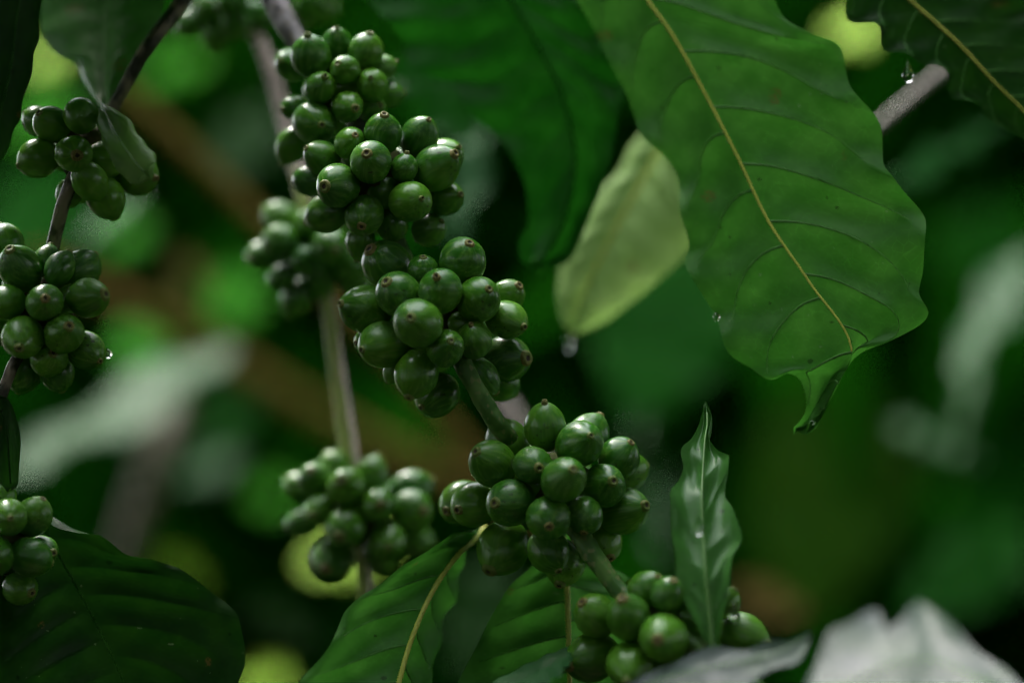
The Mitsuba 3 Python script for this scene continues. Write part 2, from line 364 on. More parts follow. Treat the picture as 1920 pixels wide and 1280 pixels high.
def cluster(label, centre, y0, berries, back=7, depth=0.8, plump=1.14, group='clusters of green berries'):
    """centre in px, y0 the depth of the node; berries: (px, py, radius px, tip px, tip py, layer); layer > 0 stands further back.
    A tip given as None points outwards. Some berries are added round the far side of the node."""
    key = thing('berry_cluster', label, 'berry cluster', group)
    c = np.array(centre, float)
    rows = []
    for b in berries:
        px, py, r = b[:3]
        r *= plump
        tip = b[3:5] if len(b) > 4 and b[3] is not None else None
        layer = b[5] if len(b) > 5 else (b[3] if len(b) == 4 else 0)
        rows.append([px, py, r, tip, layer or 0])
    reach = np.percentile([np.hypot(b[0] - c[0], b[1] - c[1]) for b in rows], 85) + 4
    items = []
    for px, py, r, tip, layer in rows:
        d = np.hypot(px - c[0], py - c[1])
        y = y0 - depth * S * math.sqrt(max(0.0, reach ** 2 - d ** 2)) + layer * r * S * 1.25
        items.append([px, py, r, tip, y])
    for k in range(back):
        ang = k * 2.399 + 0.7
        rad = reach * 0.62 * math.sqrt((k + 0.6) / back)
        items.append([c[0] + rad * math.cos(ang), c[1] + rad * math.sin(ang), 32 + 4 * math.sin(k * 3.1), 'back', y0 + S * (26 + 0.75 * math.sqrt(max(0, (reach * 0.9) ** 2 - rad ** 2)))])
    dark_core = at(c[0], c[1], y0 + 4 * S)
    for _ in range(60):                                    # push overlapping berries apart in depth
        for i in range(len(items)):
            for j in range(i):
                A, B = items[i], items[j]
                need = (A[2] + B[2]) * S * 0.93
                flat = math.hypot(A[0] - B[0], A[1] - B[1]) * S
                if flat < need:
                    want = math.sqrt(need ** 2 - flat ** 2)
                    gap = A[4] - B[4]
                    if abs(gap) < want:
                        m = (want - abs(gap)) * 0.25 * (1 if gap >= 0 else -1)
                        A[4] += m
                        B[4] -= m
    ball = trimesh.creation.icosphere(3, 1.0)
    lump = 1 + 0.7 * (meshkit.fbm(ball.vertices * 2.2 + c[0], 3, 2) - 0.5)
    part(key, 'dark_core', mikit.ply((ball.vertices * lump[:, None] * reach * 0.5 * S + dark_core, ball.faces), 'core_shade', smooth=True))  # swollen node made oversized and dark, filling gaps between berries with shade
    for px, py, r, tip, y in items:
        p = at(px, py, y)
        R = r * S * (DIST + y) / DIST
        k = int(rng.integers(len(BERRIES)))
        shape, top, long = BERRIES[k]
        if isinstance(tip, (tuple, list)):
            dx, dz = (tip[0] - px) / r, -(tip[1] - py) / r
            q = math.hypot(dx, dz) / (long * 1.0)
            dy = -math.sqrt(max(0.02, 1 - q * q)) * long
            axis = np.array([dx, dy, dz])
        else:
            axis = p - dark_core + rng.normal(0, 0.002, 3)
            axis /= np.linalg.norm(axis)
            if tip is None:                                # its tip is not seen: it lies beyond the rim
                axis[1] = abs(axis[1]) * 0.5 + 0.25
        F = frame(axis, rng.uniform(0, 6.28))
        m = np.eye(4)
        m[:3, :3], m[:3, 3] = F * R, p
        b = part(key, 'berry', {**shape, 'to_world': T(m)})
        tk = int(rng.choice(len(TIPS), p=[0.4, 0.3, 0.1, 0.2]))
        m2 = m.copy()
        m2[:3, 3] = p + F[:, 2] * R * (top - 0.015)
        m2[:3, :2] *= rng.uniform(0.7, 1.2)
        part(b, 'tip', {**TIPS[tk], 'to_world': T(m2)})
    return key


N_ = None
cluster('sharpest berry cluster, low at the front of the near branch, water between its berries', (1040, 920), 0.004, [
    (1022, 801, 37, 1021, 757, .2), (952, 826, 36, N_, N_, .9), (923, 869, 39, 894, 846, .1), (999, 872, 33, 1010, 875, 0), (1057, 899, 38, 1073, 878, -.1),
    (1086, 832, 40, 1105, 815, .1), (1102, 818, 35, N_, N_, 1.0), (1160, 859, 36, 1182, 829, .3), (1170, 884, 36, N_, N_, 1.1), (1132, 910, 37, 1147, 899, 0),
    (1168, 957, 40, 1207, 945, .4), (1097, 965, 31, 1094, 997, .1), (1028, 970, 38, 1029, 984, -.3), (958, 942, 41, 928, 940, 0), (890, 945, 40, 860, 953, .3),
    (866, 942, 38, 839, 955, 1.0), (944, 1026, 43, 918, 1065, .2), (1028, 1032, 35, 1046, 1066, .4), (1060, 1055, 35, 1049, 1092, 1.0), (1130, 1013, 34, 1143, 1043, .9),
    (985, 905, 30, N_, N_, 1.2), (1075, 930, 30, N_, N_, 1.4)])
cluster('sharp berry cluster in the middle of the picture, directly above the sharpest one', (822, 605), 0.006, [
    (726, 497, 42, 695, 468, .2), (794, 509, 27, 794, 482, 1.0), (867, 491, 40, 881, 457, .2), (747, 552, 39, 726, 529, 0), (826, 546, 38, 820, 521, 0),
    (897, 562, 38, 917, 543, 0), (950, 556, 29, 973, 536, 1.0), (950, 599, 33, 981, 612, .4), (686, 579, 41, 643, 570, .3), (784, 606, 42, 772, 596, -.3),
    (835, 653, 32, 846, 639, 0), (889, 638, 31, 884, 611, .2), (948, 672, 39, 987, 671, .3), (719, 646, 40, 682, 655, .3), (692, 640, 24, 668, 642, 1.2),
    (781, 700, 37, 768, 743, .3), (742, 694, 22, N_, N_, 1.3), (820, 740, 38, 792, 762, 1.0), (900, 706, 31, N_, N_, 1.0), (940, 718, 30, N_, N_, 1.3),
    (868, 610, 30, N_, N_, 1.2), (790, 655, 30, N_, N_, 1.3)])
cluster('dark green berry cluster at the top of the near branch, below the purplish woody stem', (635, 170), 0.030, [
    (583, 107, 34, 579, 72, 0), (546, 121, 28, 530, 118, .9), (632, 88, 28, 634, 60, .7), (686, 98, 31, 694, 66, .3), (648, 132, 25, 635, 122, .2),
    (600, 165, 27, 611, 148, .3), (698, 160, 28, 697, 150, .2), (716, 128, 22, N_, N_, 1.0), (732, 178, 22, N_, N_, 1.1), (651, 200, 27, 668, 206, .2),
    (698, 206, 24, 715, 200, .9), (553, 202, 22, 531, 207, .7), (588, 230, 37, 606, 238, -.1), (549, 272, 28, N_, N_, .8), (640, 165, 26, N_, N_, 1.3)], back=5)
cluster('berry cluster of the near branch between its top cluster and its middle one', (712, 345), 0.016, [
    (656, 269, 27, 668, 256, .4), (718, 251, 32, 722, 219, .3), (786, 258, 33, 804, 229, .3), (695, 304, 36, 690, 291, -.2), (758, 316, 24, 763, 289, .3),
    (818, 315, 38, 852, 292, .2), (830, 299, 34, 858, 280, 1.0), (604, 297, 30, 577, 280, .5), (583, 339, 28, N_, N_, 1.0), (634, 348, 37, 612, 352, 0),
    (614, 399, 33, N_, N_, .5), (683, 403, 34, 680, 426, .2), (769, 378, 36, 791, 374, .1), (834, 371, 30, 863, 366, .5), (804, 431, 29, 828, 417, .8),
    (676, 452, 25, N_, N_, 1.4), (720, 360, 30, N_, N_, 1.2), (735, 420, 28, N_, N_, 1.5)], back=6)
cluster('berry cluster low on the near branch, half behind the small upright leaf', (1250, 1175), -0.018, [
    (1117, 1154, 36, 1091, 1126, .3), (1179, 1157, 37, 1166, 1119, 0), (1214, 1106, 33, 1233, 1079, .9), (1252, 1114, 29, 1262, 1086, 1.0), (1245, 1196, 42, 1230, 1192, -.1),
    (1110, 1232, 42, 1065, 1242, .2), (1180, 1246, 39, 1173, 1268, 0), (1389, 1192, 41, 1435, 1204, .2), (1358, 1130, 27, 1379, 1101, .8), (1300, 1150, 36, N_, N_, .9),
    (1310, 1215, 38, N_, N_, .8), (1250, 1262, 38, 1240, 1285, .5)], back=5)
cluster('blurred berry cluster at the lower end of the far branch, left of the sharpest cluster', (675, 965), 0.070, [
    (649, 912, 32, 642, 898, 0), (629, 877, 28, N_, N_, .9), (697, 889, 27, N_, N_, .7), (592, 900, 30, 585, 880, .5), (560, 912, 24, N_, N_, 1.0),
    (599, 956, 27, 590, 962, .2), (567, 980, 24, N_, N_, .7), (648, 989, 34, 639, 1003, -.2), (708, 947, 29, 716, 943, 0), (769, 919, 33, N_, N_, .9),
    (771, 958, 36, 796, 955, .3), (726, 1015, 32, 730, 1022, .1), (778, 1010, 27, N_, N_, .8), (623, 1046, 36, 615, 1062, .1), (712, 1040, 26, N_, N_, .6), (665, 955, 28, N_, N_, 1.2)], back=5, plump=1.16)
cluster('blurred berry cluster half way down the far branch, left behind the middle clusters', (590, 470), 0.085, [
    (529, 412, 31, N_, N_, .4), (527, 453, 30, N_, N_, 0), (490, 480, 25, 468, 488, .4), (576, 423, 26, N_, N_, .7), (619, 463, 32, 632, 470, 0), (572, 489, 26, N_, N_, .1),
    (529, 520, 23, N_, N_, .4), (557, 559, 27, N_, N_, .7), (648, 495, 30, N_, N_, .5), (665, 528, 28, N_, N_, .7), (640, 420, 28, N_, N_, .9), (600, 520, 28, N_, N_, 1.2)], back=4, plump=1.15)
cluster('shadowed blurred berry cluster at the upper edge, above the far branch', (425, 10), 0.110, [
    (477, 27, 28, N_, N_, .1), (358, 44, 26, N_, N_, .4), (406, 64, 26, N_, N_, .3), (434, 4, 28, N_, N_, .2), (396, 12, 28, N_, N_, .2), (441, 44, 26, N_, N_, .2), (470, -22, 26, N_, N_, .4), (375, -20, 28, N_, N_, .4)], back=3)
cluster('pair of blurred berries at the upper edge, right of the woody stem', (590, 0), 0.090, [(583, 16, 31, N_, N_, 0), (612, -28, 30, N_, N_, .3), (560, -30, 28, N_, N_, .4)], back=1)
cluster('dark berry cluster at upper left, under the small folded leaf', (160, 290), 0.012, [
    (97, 234, 30, 80, 215, .2), (72, 228, 25, N_, N_, .8), (152, 217, 30, N_, N_, .1), (72, 297, 34, 38, 312, .2), (138, 288, 32, 151, 294, -.2), (197, 369, 34, N_, N_, .3),
    (255, 327, 36, 293, 335, .5), (130, 362, 24, N_, N_, 1.1), (195, 300, 32, N_, N_, .7), (168, 340, 30, N_, N_, .9)], back=4)
cluster('dark berry cluster at the left edge, half way up the picture', (80, 590), 0.002, [
    (10, 454, 31, N_, N_, .5), (38, 503, 37, 27, 470, .1), (88, 490, 24, N_, N_, .7), (112, 503, 26, N_, N_, .5), (150, 507, 34, N_, N_, .4), (84, 567, 32, 92, 560, -.2),
    (165, 558, 34, 201, 552, .3), (14, 566, 31, N_, N_, .1), (43, 632, 36, 46, 652, -.2), (120, 626, 34, 136, 612, 0), (161, 656, 33, 190, 676, .3), (92, 672, 32, 106, 662, .2),
    (107, 697, 30, N_, N_, .7), (45, 698, 32, N_, N_, .5), (120, 560, 28, N_, N_, 1.0), (-14, 620, 30, N_, N_, .5)], back=5)
cluster('dark berry cluster at the lower left edge, above the big dark leaf', (5, 1020), -0.010, [
    (18, 969, 31, 27, 968, 0), (63, 968, 31, 83, 935, .2), (3, 930, 26, N_, N_, .7), (56, 1044, 33, N_, N_, .1), (80, 1030, 25, 104, 1034, .8), (37, 1102, 29, 64, 1109, .3), (-10, 1040, 34, N_, N_, .2), (-30, 985, 32, N_, N_, .4)], back=3)

# ------------------------------------------------------------------ branches
near = thing('coffee_branch', 'near branch carrying the sharp berry clusters, woody above and green below', 'branch')
pts, rad = stem_path([(470, -95, .052, 25), (520, 10, .045, 23), (560, 85, .040, 21), (640, 180, .034, 20), (705, 310, .026, 18), (735, 430, .020, 17), (765, 500, .016, 17), (835, 620, .008, 19),
                      (872, 690, -.004, 17), (920, 775, -.004, 18), (975, 850, .004, 19), (1045, 930, .004, 21), (1095, 1015, -.012, 19), (1160, 1105, -.018, 18), (1225, 1160, -.024, 18), (1330, 1225, -.038, 15), (1480, 1330, -.03, 12)], 150)
part(near, 'stem', tube_shape(pts, rad, 'stem_front', 24, 0.30))
far = thing('coffee_branch', 'far blurred branch left of the near one, grey pink bark split over green', 'branch')
pts, rad = stem_path([(395, -95, .115, 16), (445, 10, .112, 15), (490, 85, .107, 14), (532, 220, .103, 15), (575, 390, .092, 15), (610, 540, .086, 14), (636, 720, .080, 16), (655, 850, .074, 18), (672, 990, .072, 14), (685, 1105, .072, 13), (700, 1330, .080, 14)], 130)
part(far, 'stem', tube_shape(pts, rad, 'stem_back', 18, 0.2))
side = thing('coffee_branch', 'thin grey brown branch down the left side, between the dark clusters', 'branch')
pts, rad = stem_path([(400, -85, .030, 15), (340, 5, .028, 15), (270, 100, .022, 14), (225, 180, .022, 12), (175, 275, .018, 12), (132, 345, .002, 13), (98, 465, .010, 13), (75, 590, .014, 13), (18, 700, -.006, 11), (-12, 800, -.008, 11), (-22, 900, -.008, 11), (0, 1010, -.008, 11), (-14, 1130, -.006, 10), (-40, 1300, 0, 9)], 130)
part(side, 'stem', tube_shape(pts, rad, 'stem_side', 16, 0.22))

def facing_up(pts, px0, py0, y0, sx=0.38, sy=0.63, ripple=0.0):
    """Depths for outline points so that the leaf lies on a plane that rises away from the viewer and to the right."""
    return [(px, py, y0 + ((py0 - py) * S - sx * (px - px0) * S) / sy + ripple * math.sin(k * 2.1)) for k, (px, py) in enumerate(pts)]


# ------------------------------------------------------------------ leaves near the focus
big = thing('coffee_leaf', 'biggest sharp green leaf at upper right, hanging point down, pale yellow midrib', 'leaf')
leaf(big, [(1160, -110, .036), (1214, 0, .030), (1257, 60, .027), (1322, 176, .022), (1384, 296, .017), (1441, 415, .012), (1515, 525, .006), (1597, 662, .0), (1566, 728, .003), (1528, 785, .006), (1492, 801, .004)],
     [(1020, -110, .046), (1075, -10, .042), (1112, 62, .038), (1168, 170, .033), (1195, 243, .030), (1252, 302, .026), (1268, 332, .024), (1275, 392, .021), (1289, 455, .018), (1281, 482, .017), (1312, 545, .014), (1345, 602, .011), (1362, 655, .008), (1400, 688, .006), (1440, 710, .006), (1470, 703, .010), (1498, 716, .010), (1512, 760, .008), (1488, 801, .004)],
     [(1390, -110, .026), (1440, -30, .022), (1470, 32, .019), (1520, 62, .017), (1575, 85, .015), (1590, 152, .012), (1652, 242, .008), (1655, 300, .006), (1682, 342, .004), (1736, 420, .0), (1730, 500, -.002), (1722, 545, -.003), (1741, 586, -.004), (1692, 630, -.002), (1612, 666, .004), (1578, 712, .009), (1548, 768, .008), (1530, 801, .004)],
     'leaf_green', 'rib_yellow', (7.5, 4), nu=150, nv=34, cup=-0.003, quilt=0.0034, veins=9, slant=0.155, wave=0.0016, waves=8, curl=0.0012, vein_px=4.5, seed=2, rib_end=0.835, vexp=2.1)
top_leaf = thing('coffee_leaf', 'wide deep green leaf at top centre, slightly blurred, behind the biggest leaf', 'leaf')
leaf(top_leaf, [(890, -120, .075), (964, 10, .07), (1010, 88, .068), (1058, 190, .065), (1078, 300, .064), (1060, 400, .064), (1010, 492, .062)],
     [(600, -120, .085), (690, 0, .080), (745, 65, .078), (775, 125, .078), (850, 165, .076), (900, 232, .074), (962, 292, .072), (985, 352, .070), (990, 420, .068), (972, 455, .064), (975, 488, .06), (1010, 503, .06)],
     [(1080, -120, .066), (1100, -10, .063), (1140, 90, .06), (1168, 185, .058), (1155, 245, .06), (1140, 320, .062), (1108, 400, .063), (1088, 450, .064), (1060, 495, .064), (1012, 503, .06)],
     'leaf_deep', 'leaf_deep', (8, 4), nu=110, nv=24, cup=-0.004, quilt=-0.0022, veins=9, wave=0.0022, waves=6, seed=5)
pale = thing('coffee_leaf', 'pale yellow green blurred leaf hanging behind the biggest leaf, a drop at its point', 'leaf')
leaf(pale, [(1270, 215, .11), (1232, 290, .108), (1150, 440, .102), (1095, 550, .10), (1070, 618, .10)],
     [(1235, 205, .12), (1195, 262, .118), (1148, 332, .114), (1082, 428, .110), (1046, 520, .106), (1050, 590, .103), (1068, 622, .10)],
     [(1290, 230, .10), (1300, 300, .097), (1310, 420, .094), (1284, 478, .094), (1205, 550, .096), (1125, 608, .099), (1075, 626, .10)],
     'leaf_pale', 'rib_yellow', (9, 5), nu=60, nv=14, cup=0.003, quilt=0.0012, veins=8, wave=0.001, seed=1)
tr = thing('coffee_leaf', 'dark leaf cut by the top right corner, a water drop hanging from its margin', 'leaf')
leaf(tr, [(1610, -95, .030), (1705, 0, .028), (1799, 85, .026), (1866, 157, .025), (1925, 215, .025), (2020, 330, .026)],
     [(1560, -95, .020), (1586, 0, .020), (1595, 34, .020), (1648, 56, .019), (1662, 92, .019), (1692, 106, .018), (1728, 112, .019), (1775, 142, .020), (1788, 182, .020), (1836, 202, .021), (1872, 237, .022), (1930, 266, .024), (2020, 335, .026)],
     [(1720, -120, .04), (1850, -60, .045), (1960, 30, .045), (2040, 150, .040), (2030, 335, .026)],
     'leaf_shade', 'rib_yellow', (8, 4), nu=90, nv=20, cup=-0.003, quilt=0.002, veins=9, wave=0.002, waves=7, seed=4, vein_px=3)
leaf(near, [(1336, 1225, -0.043), (1332, 1167, -0.040), (1324, 1086, -0.035), (1319, 1004, -0.027), (1316, 931, -0.020), (1318, 882, -0.013), (1322, 822, -0.005), (1326, 793, -0.001), (1322, 752, 0.004)],
     [(1330, 1225, -0.043), (1322, 1203, -0.042), (1285, 1126, -0.038), (1265, 1065, -0.035), (1261, 996, -0.029), (1255, 931, -0.022), (1281, 872, -0.011), (1275, 850, -0.010), (1300, 815, -0.004), (1311, 793, -0.001), (1320, 752, 0.004)],
     [(1341, 1225, -0.043), (1352, 1167, -0.039), (1367, 1106, -0.037), (1373, 1045, -0.034), (1390, 1000, -0.031), (1377, 964, -0.024), (1361, 923, -0.018), (1369, 860, -0.014), (1341, 838, -0.008), (1328, 817, -0.005), (1333, 779, 0.000), (1323, 752, 0.004)],
     'leaf_sheen', 'rib_green', (8, 4), nu=110, nv=20, cup=0.002, quilt=-0.0012, veins=7, wave=0.0012, waves=4, seed=3, name='leaf')
leaf(near, [(908, 988, .034), (888, 1012, .020), (865, 1032, .010), (827, 1080, .004), (790, 1150, -.004), (765, 1215, -.010), (747, 1280, -.016), (725, 1370, -.022)],
     [(903, 985, .034), (892, 996, .020), (857, 1003, .006), (837, 1015, .002), (802, 1037, -.002), (765, 1060, -.005), (715, 1097, -.009), (680, 1117, -.012), (655, 1142, -.015), (635, 1182, -.018), (615, 1217, -.021), (592, 1247, -.024), (568, 1274, -.026), (520, 1370, -.032)],
     [(912, 990, .034), (903, 1004, .024), (882, 1034, .022), (875, 1074, .030), (861, 1130, .030), (842, 1172, .026), (831, 1222, .018), (822, 1280, .010), (806, 1370, .0)],
     'leaf_green', 'rib_yellow', (10, 9), nu=110, nv=28, cup=-0.003, quilt=0.0026, veins=6, slant=0.20, wave=0.0008, curl=0.0022, vein_px=4, first=0.28, seed=6, name='leaf')
leaf(near, [(1052, 975, .022), (1060, 1060, .020), (1064, 1130, .016), (1066, 1200, .012), (1068, 1280, .008), (1070, 1370, .004)],
     [(1045, 975, .022), (1010, 1040, .018), (993, 1064, .016), (959, 1095, .012), (935, 1130, .010), (916, 1168, .008), (893, 1212, .006), (870, 1256, .003), (845, 1310, .0), (820, 1370, -.004)],
     [(1060, 975, .022), (1120, 1045, .030), (1150, 1063, .030), (1187, 1090, .028), (1215, 1150, .026), (1230, 1250, .024), (1235, 1370, .02)],
     'leaf_green', 'rib_yellow', (11, 9), nu=100, nv=24, cup=-0.003, quilt=0.0024, veins=6, slant=0.16, wave=0.0008, curl=0.001, vein_px=3.5, seed=8, name='leaf')
edge = thing('coffee_leaf', 'dark leaf seen nearly edge on at the bottom, left of the half hidden cluster', 'leaf')
leaf(edge, [(1072, 1228, -.022), (1030, 1250, -.028), (975, 1278, -.034), (900, 1330, -.042)],
     [(1070, 1217, -.010), (1010, 1239, -.010), (940, 1274, -.016), (870, 1320, -.03)],
     [(1074, 1235, -.03), (1050, 1264, -.045), (1020, 1290, -.055), (960, 1350, -.06)], 'leaf_gloss', None, nu=60, nv=12, cup=0.002, quilt=0.0, wave=0.0006)
grey = thing('coffee_leaf', 'greyish shining leaf with curled point at the bottom edge, nearest to the camera', 'leaf')
leaf(grey, facing_up([(1130, 1335), (1240, 1272), (1350, 1248), (1450, 1225), (1519, 1184)], 1350, 1248, -.06),
     facing_up([(1130, 1325), (1200, 1268), (1240, 1241), (1290, 1226), (1400, 1210), (1470, 1200), (1519, 1183)], 1350, 1248, -.06),
     facing_up([(1150, 1365), (1270, 1330), (1370, 1300), (1420, 1268), (1478, 1247), (1506, 1226), (1521, 1185)], 1350, 1248, -.06),
     'leaf_sky_grey', 'rib_green', (5, 2), nu=80, nv=18, cup=0.0015, quilt=0.0005, veins=7, wave=0.0014, waves=3, seed=2)
white = thing('coffee_leaf', 'blurred leaf with wavy margin shining white at the lower right corner', 'leaf')
leaf(white, facing_up([(1480, 1390), (1600, 1275), (1730, 1235), (1850, 1280), (1960, 1370)], 1720, 1250, .11),
     facing_up([(1485, 1360), (1528, 1245), (1562, 1180), (1592, 1172), (1640, 1140), (1664, 1174), (1690, 1162), (1722, 1128), (1764, 1150), (1830, 1214), (1892, 1258), (1970, 1360)], 1720, 1250, .11, ripple=.0016),
     facing_up([(1475, 1430), (1600, 1400), (1730, 1380), (1850, 1390), (1950, 1400)], 1720, 1250, .11),
     'leaf_sky_grey', 'rib_green', (8, 4), nu=80, nv=18, cup=0.001, quilt=0.0004, veins=8, wave=0.001, waves=5, seed=9)
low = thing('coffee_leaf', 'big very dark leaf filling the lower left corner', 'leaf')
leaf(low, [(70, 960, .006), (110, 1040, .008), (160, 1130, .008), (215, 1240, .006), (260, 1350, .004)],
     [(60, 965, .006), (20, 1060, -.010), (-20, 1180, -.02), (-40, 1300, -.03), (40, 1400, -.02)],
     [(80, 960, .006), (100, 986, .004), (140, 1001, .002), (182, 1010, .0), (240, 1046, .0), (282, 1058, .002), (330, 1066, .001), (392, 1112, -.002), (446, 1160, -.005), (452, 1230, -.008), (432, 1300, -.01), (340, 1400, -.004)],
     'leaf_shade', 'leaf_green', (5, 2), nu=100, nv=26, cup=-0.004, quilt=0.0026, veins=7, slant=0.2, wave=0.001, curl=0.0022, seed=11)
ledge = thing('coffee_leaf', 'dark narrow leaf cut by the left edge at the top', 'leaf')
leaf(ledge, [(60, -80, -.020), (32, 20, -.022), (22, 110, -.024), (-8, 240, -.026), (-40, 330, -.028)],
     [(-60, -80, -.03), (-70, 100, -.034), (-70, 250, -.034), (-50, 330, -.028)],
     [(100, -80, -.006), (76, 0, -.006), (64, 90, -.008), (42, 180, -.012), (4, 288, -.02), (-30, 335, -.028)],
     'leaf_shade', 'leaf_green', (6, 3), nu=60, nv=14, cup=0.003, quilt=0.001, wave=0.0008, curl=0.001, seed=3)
leaf(side, [(203, 215, .022), (198, 150, .032), (200, 60, .044), (205, -90, .062)],
     [(197, 212, .022), (168, 172, .036), (140, 122, .046), (92, 92, .054), (76, 40, .060), (80, -90, .072)],
     [(210, 208, .024), (242, 130, .030), (290, 50, .038), (345, -90, .056)],
     'leaf_sheen', None, nu=50, nv=12, cup=-0.002, quilt=-0.0003, wave=0.0006, seed=5, name='leaf')
leaf(side, [(200, 212, .010), (218, 250, -.012), (243, 290, -.022), (270, 322, -.024), (282, 332, -.022)],
     [(196, 214, .012), (205, 262, -.006), (222, 300, -.014), (250, 330, -.016), (280, 335, -.022)],
     [(206, 208, .010), (240, 222, -.006), (252, 262, -.010), (284, 300, -.014), (287, 330, -.022)],
     'leaf_mid', 'rib_green', (4, 2), nu=40, nv=10, cup=0.004, quilt=0.0, wave=0.0008, curl=0.001, seed=7, name='leaf')
leaf(side, [(-10, 735, -.01), (10, 790, -.012), (16, 850, -.012), (20, 920, -.010)],
     [(-14, 735, -.005), (-30, 790, -.004), (-25, 860, -.004), (15, 924, -.010)],
     [(-2, 735, -.01), (22, 775, .0), (36, 830, .002), (28, 880, .0), (24, 924, -.010)],
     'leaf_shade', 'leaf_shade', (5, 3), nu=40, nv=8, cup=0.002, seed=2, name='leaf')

# two leaves added out of view above the frame, to shade the left clusters
leaf(side, [(395, -110, .030), (240, -190, -.04), (60, -180, -.10), (-120, -80, -.15)],
     [(380, -105, .034), (200, -190, .02), (20, -175, -.03), (-120, -80, -.15)],
     [(395, -120, .022), (260, -190, -.10), (80, -180, -.16), (-120, -80, -.15)], 'leaf_deep', 'rib_yellow', (9, 4), nu=60, nv=12, cup=0.003, quilt=0.002, seed=4, name='leaf')
leaf(side, [(400, -90, .030), (230, -150, .05), (40, -140, .03), (-190, -40, -.02)],
     [(390, -85, .034), (220, -150, .07), (30, -130, .06), (-190, -40, -.02)],
     [(405, -95, .022), (230, -160, -.03), (40, -150, -.05), (-190, -40, -.02)], 'leaf_deep', 'rib_yellow', (9, 4), nu=60, nv=12, cup=0.003, quilt=0.002, seed=6, name='leaf')

# ------------------------------------------------------------------ water drops
def drop(label, px, py, y, r, tall=1.2, tail=0.0):
    m = trimesh.creation.icosphere(3, 1.0)
    v = m.vertices * [r, r, r * tall] * S
    up = np.clip(m.vertices[:, 2], 0, 1)
    v[:, :2] *= (1 - 0.9 * tail * up ** 1.5)[:, None]
    v[:, 2] += tail * up ** 2 * r * 1.3 * S
    key = thing('water_drop', label, 'water drop')
    scene[key] = mikit.ply((v + at(px, py, y), m.faces), 'water', smooth=True)


drop('long water drop hanging from the dark leaf in the top right corner', 1702, 140, .016, 11, 1.5, 1.2)
drop('bead of water on the left margin of the biggest leaf', 1343, 594, .008, 7)
drop('water drop on the curled point of the biggest leaf', 1524, 792, .001, 6, .8)
drop('water drop on the midrib of the small upright leaf', 1309, 988, -.038, 12, 1.3, .6)
drop('water drop between the two uppermost left berries of the sharpest cluster', 962, 868, -.012, 6, 1.4)
drop('thin water drop between the right hand berries of the sharpest cluster', 1121, 880, -.010, 5, 1.8)
drop('water drop on the berry right of the small upright leaf', 1376, 1154, -.028, 12, 1.1, .5)
drop('blurred water drop at the point of the pale leaf', 1066, 640, .098, 9, 2.2, .8)
drop('small water drop beside the dark cluster at the left edge', 203, 663, .010, 7, 1.2)

# ------------------------------------------------------------------ the bushes behind, out of focus
def stalk(label, pts, bsdf, bump=0.15):
    key = thing('coffee_bush', label, 'bush')
    p, r = stem_path(pts, 40)
    part(key, 'stem', tube_shape(p, r, bsdf, 14, bump))


stalk('thick brown blurred bush stem slanting down behind the upper left clusters', [(130, 60, .44, 20), (260, 200, .43, 20), (400, 330, .42, 20), (520, 450, .41, 20), (700, 640, .40, 20), (880, 850, .39, 20), (1000, 1000, .38, 20)], 'stem_brown')
stalk('brown blurred bush stem slanting down across the left middle', [(60, 500, .75, 24), (230, 570, .72, 24), (420, 670, .70, 24), (620, 790, .68, 24), (800, 880, .66, 25), (1000, 960, .64, 25)], 'stem_brown')
stalk('short pale pink bush stem behind the gap between the two sharpest clusters', [(880, 660, .22, 17), (945, 755, .22, 18), (990, 830, .22, 18), (1040, 910, .22, 18)], 'stem_pink')
stalk('pale blurred bush stem at upper right, between the biggest leaf and the corner leaf', [(1560, 305, .17, 8), (1655, 228, .17, 8), (1760, 138, .17, 8), (1850, 60, .17, 8)], 'stem_twig')
stalk('greyish brown blurred bush stem standing in the lower left background', [(330, 760, .62, 24), (290, 860, .6, 24), (245, 1000, .6, 24), (200, 1150, .6, 24)], 'stem_side')

simple_leaf('large blurred leaf shining grey white at the left, below the dark edge cluster', (440, 650), (-20, 900), 250, .52, .42, 'leaf_gloss', roll=68, seed=1)
simple_leaf('blurred leaf shining pale grey left of the far branch', (450, 850), (330, 900), 120, .75, .70, 'leaf_gloss', roll=66, seed=2)
simple_leaf('blurred white shining leaf just below the upper left dark cluster', (260, 350), (150, 455), 80, .50, .44, 'leaf_gloss', roll=58, seed=3)
simple_leaf('bright yellow green blurred leaf right of the dark left clusters', (275, 420), (190, 460), 90, .95, .9, 'leaf_lime', roll=45, seed=4)
simple_leaf('yellow blurred leaf at the far upper left, beside the narrow dark leaf', (120, 95), (50, 130), 120, 0.68, .66, 'leaf_sunlit', roll=68, seed=5)
simple_leaf('tan dry blurred leaf in the left background beside the slanting stem', (340, 490), (380, 560), 36, .9, .85, 'leaf_dry', roll=10, seed=6)
simple_leaf('vivid green blurred leaf behind the upper left stem', (390, 100), (260, 150), 60, .85, .8, 'leaf_lime', roll=20, seed=7)
simple_leaf('vivid green blurred leaf at the left edge below the upper left cluster', (160, 330), (-40, 480), 190, .9, .8, 'leaf_vivid', roll=10, seed=8)
simple_leaf('small round looking green leaf far behind the lower far cluster', (550, 915), (470, 935), 110, 1.0, .95, 'leaf_lime', roll=55, seed=9)
simple_leaf('brightest yellow green leaf, far behind the lower far cluster', (730, 1010), (570, 1060), 230, 0.68, .66, 'leaf_sunlit', roll=70, seed=10)
simple_leaf('yellow green blurred leaf at the bottom edge, right of the big dark leaf', (540, 1270), (450, 1300), 170, 0.68, .66, 'leaf_sunlit', roll=70, seed=11)
simple_leaf('olive blurred leaf just over the margin of the big dark leaf', (300, 1050), (380, 1100), 60, .8, .8, 'leaf_sunlit', roll=40, seed=12)
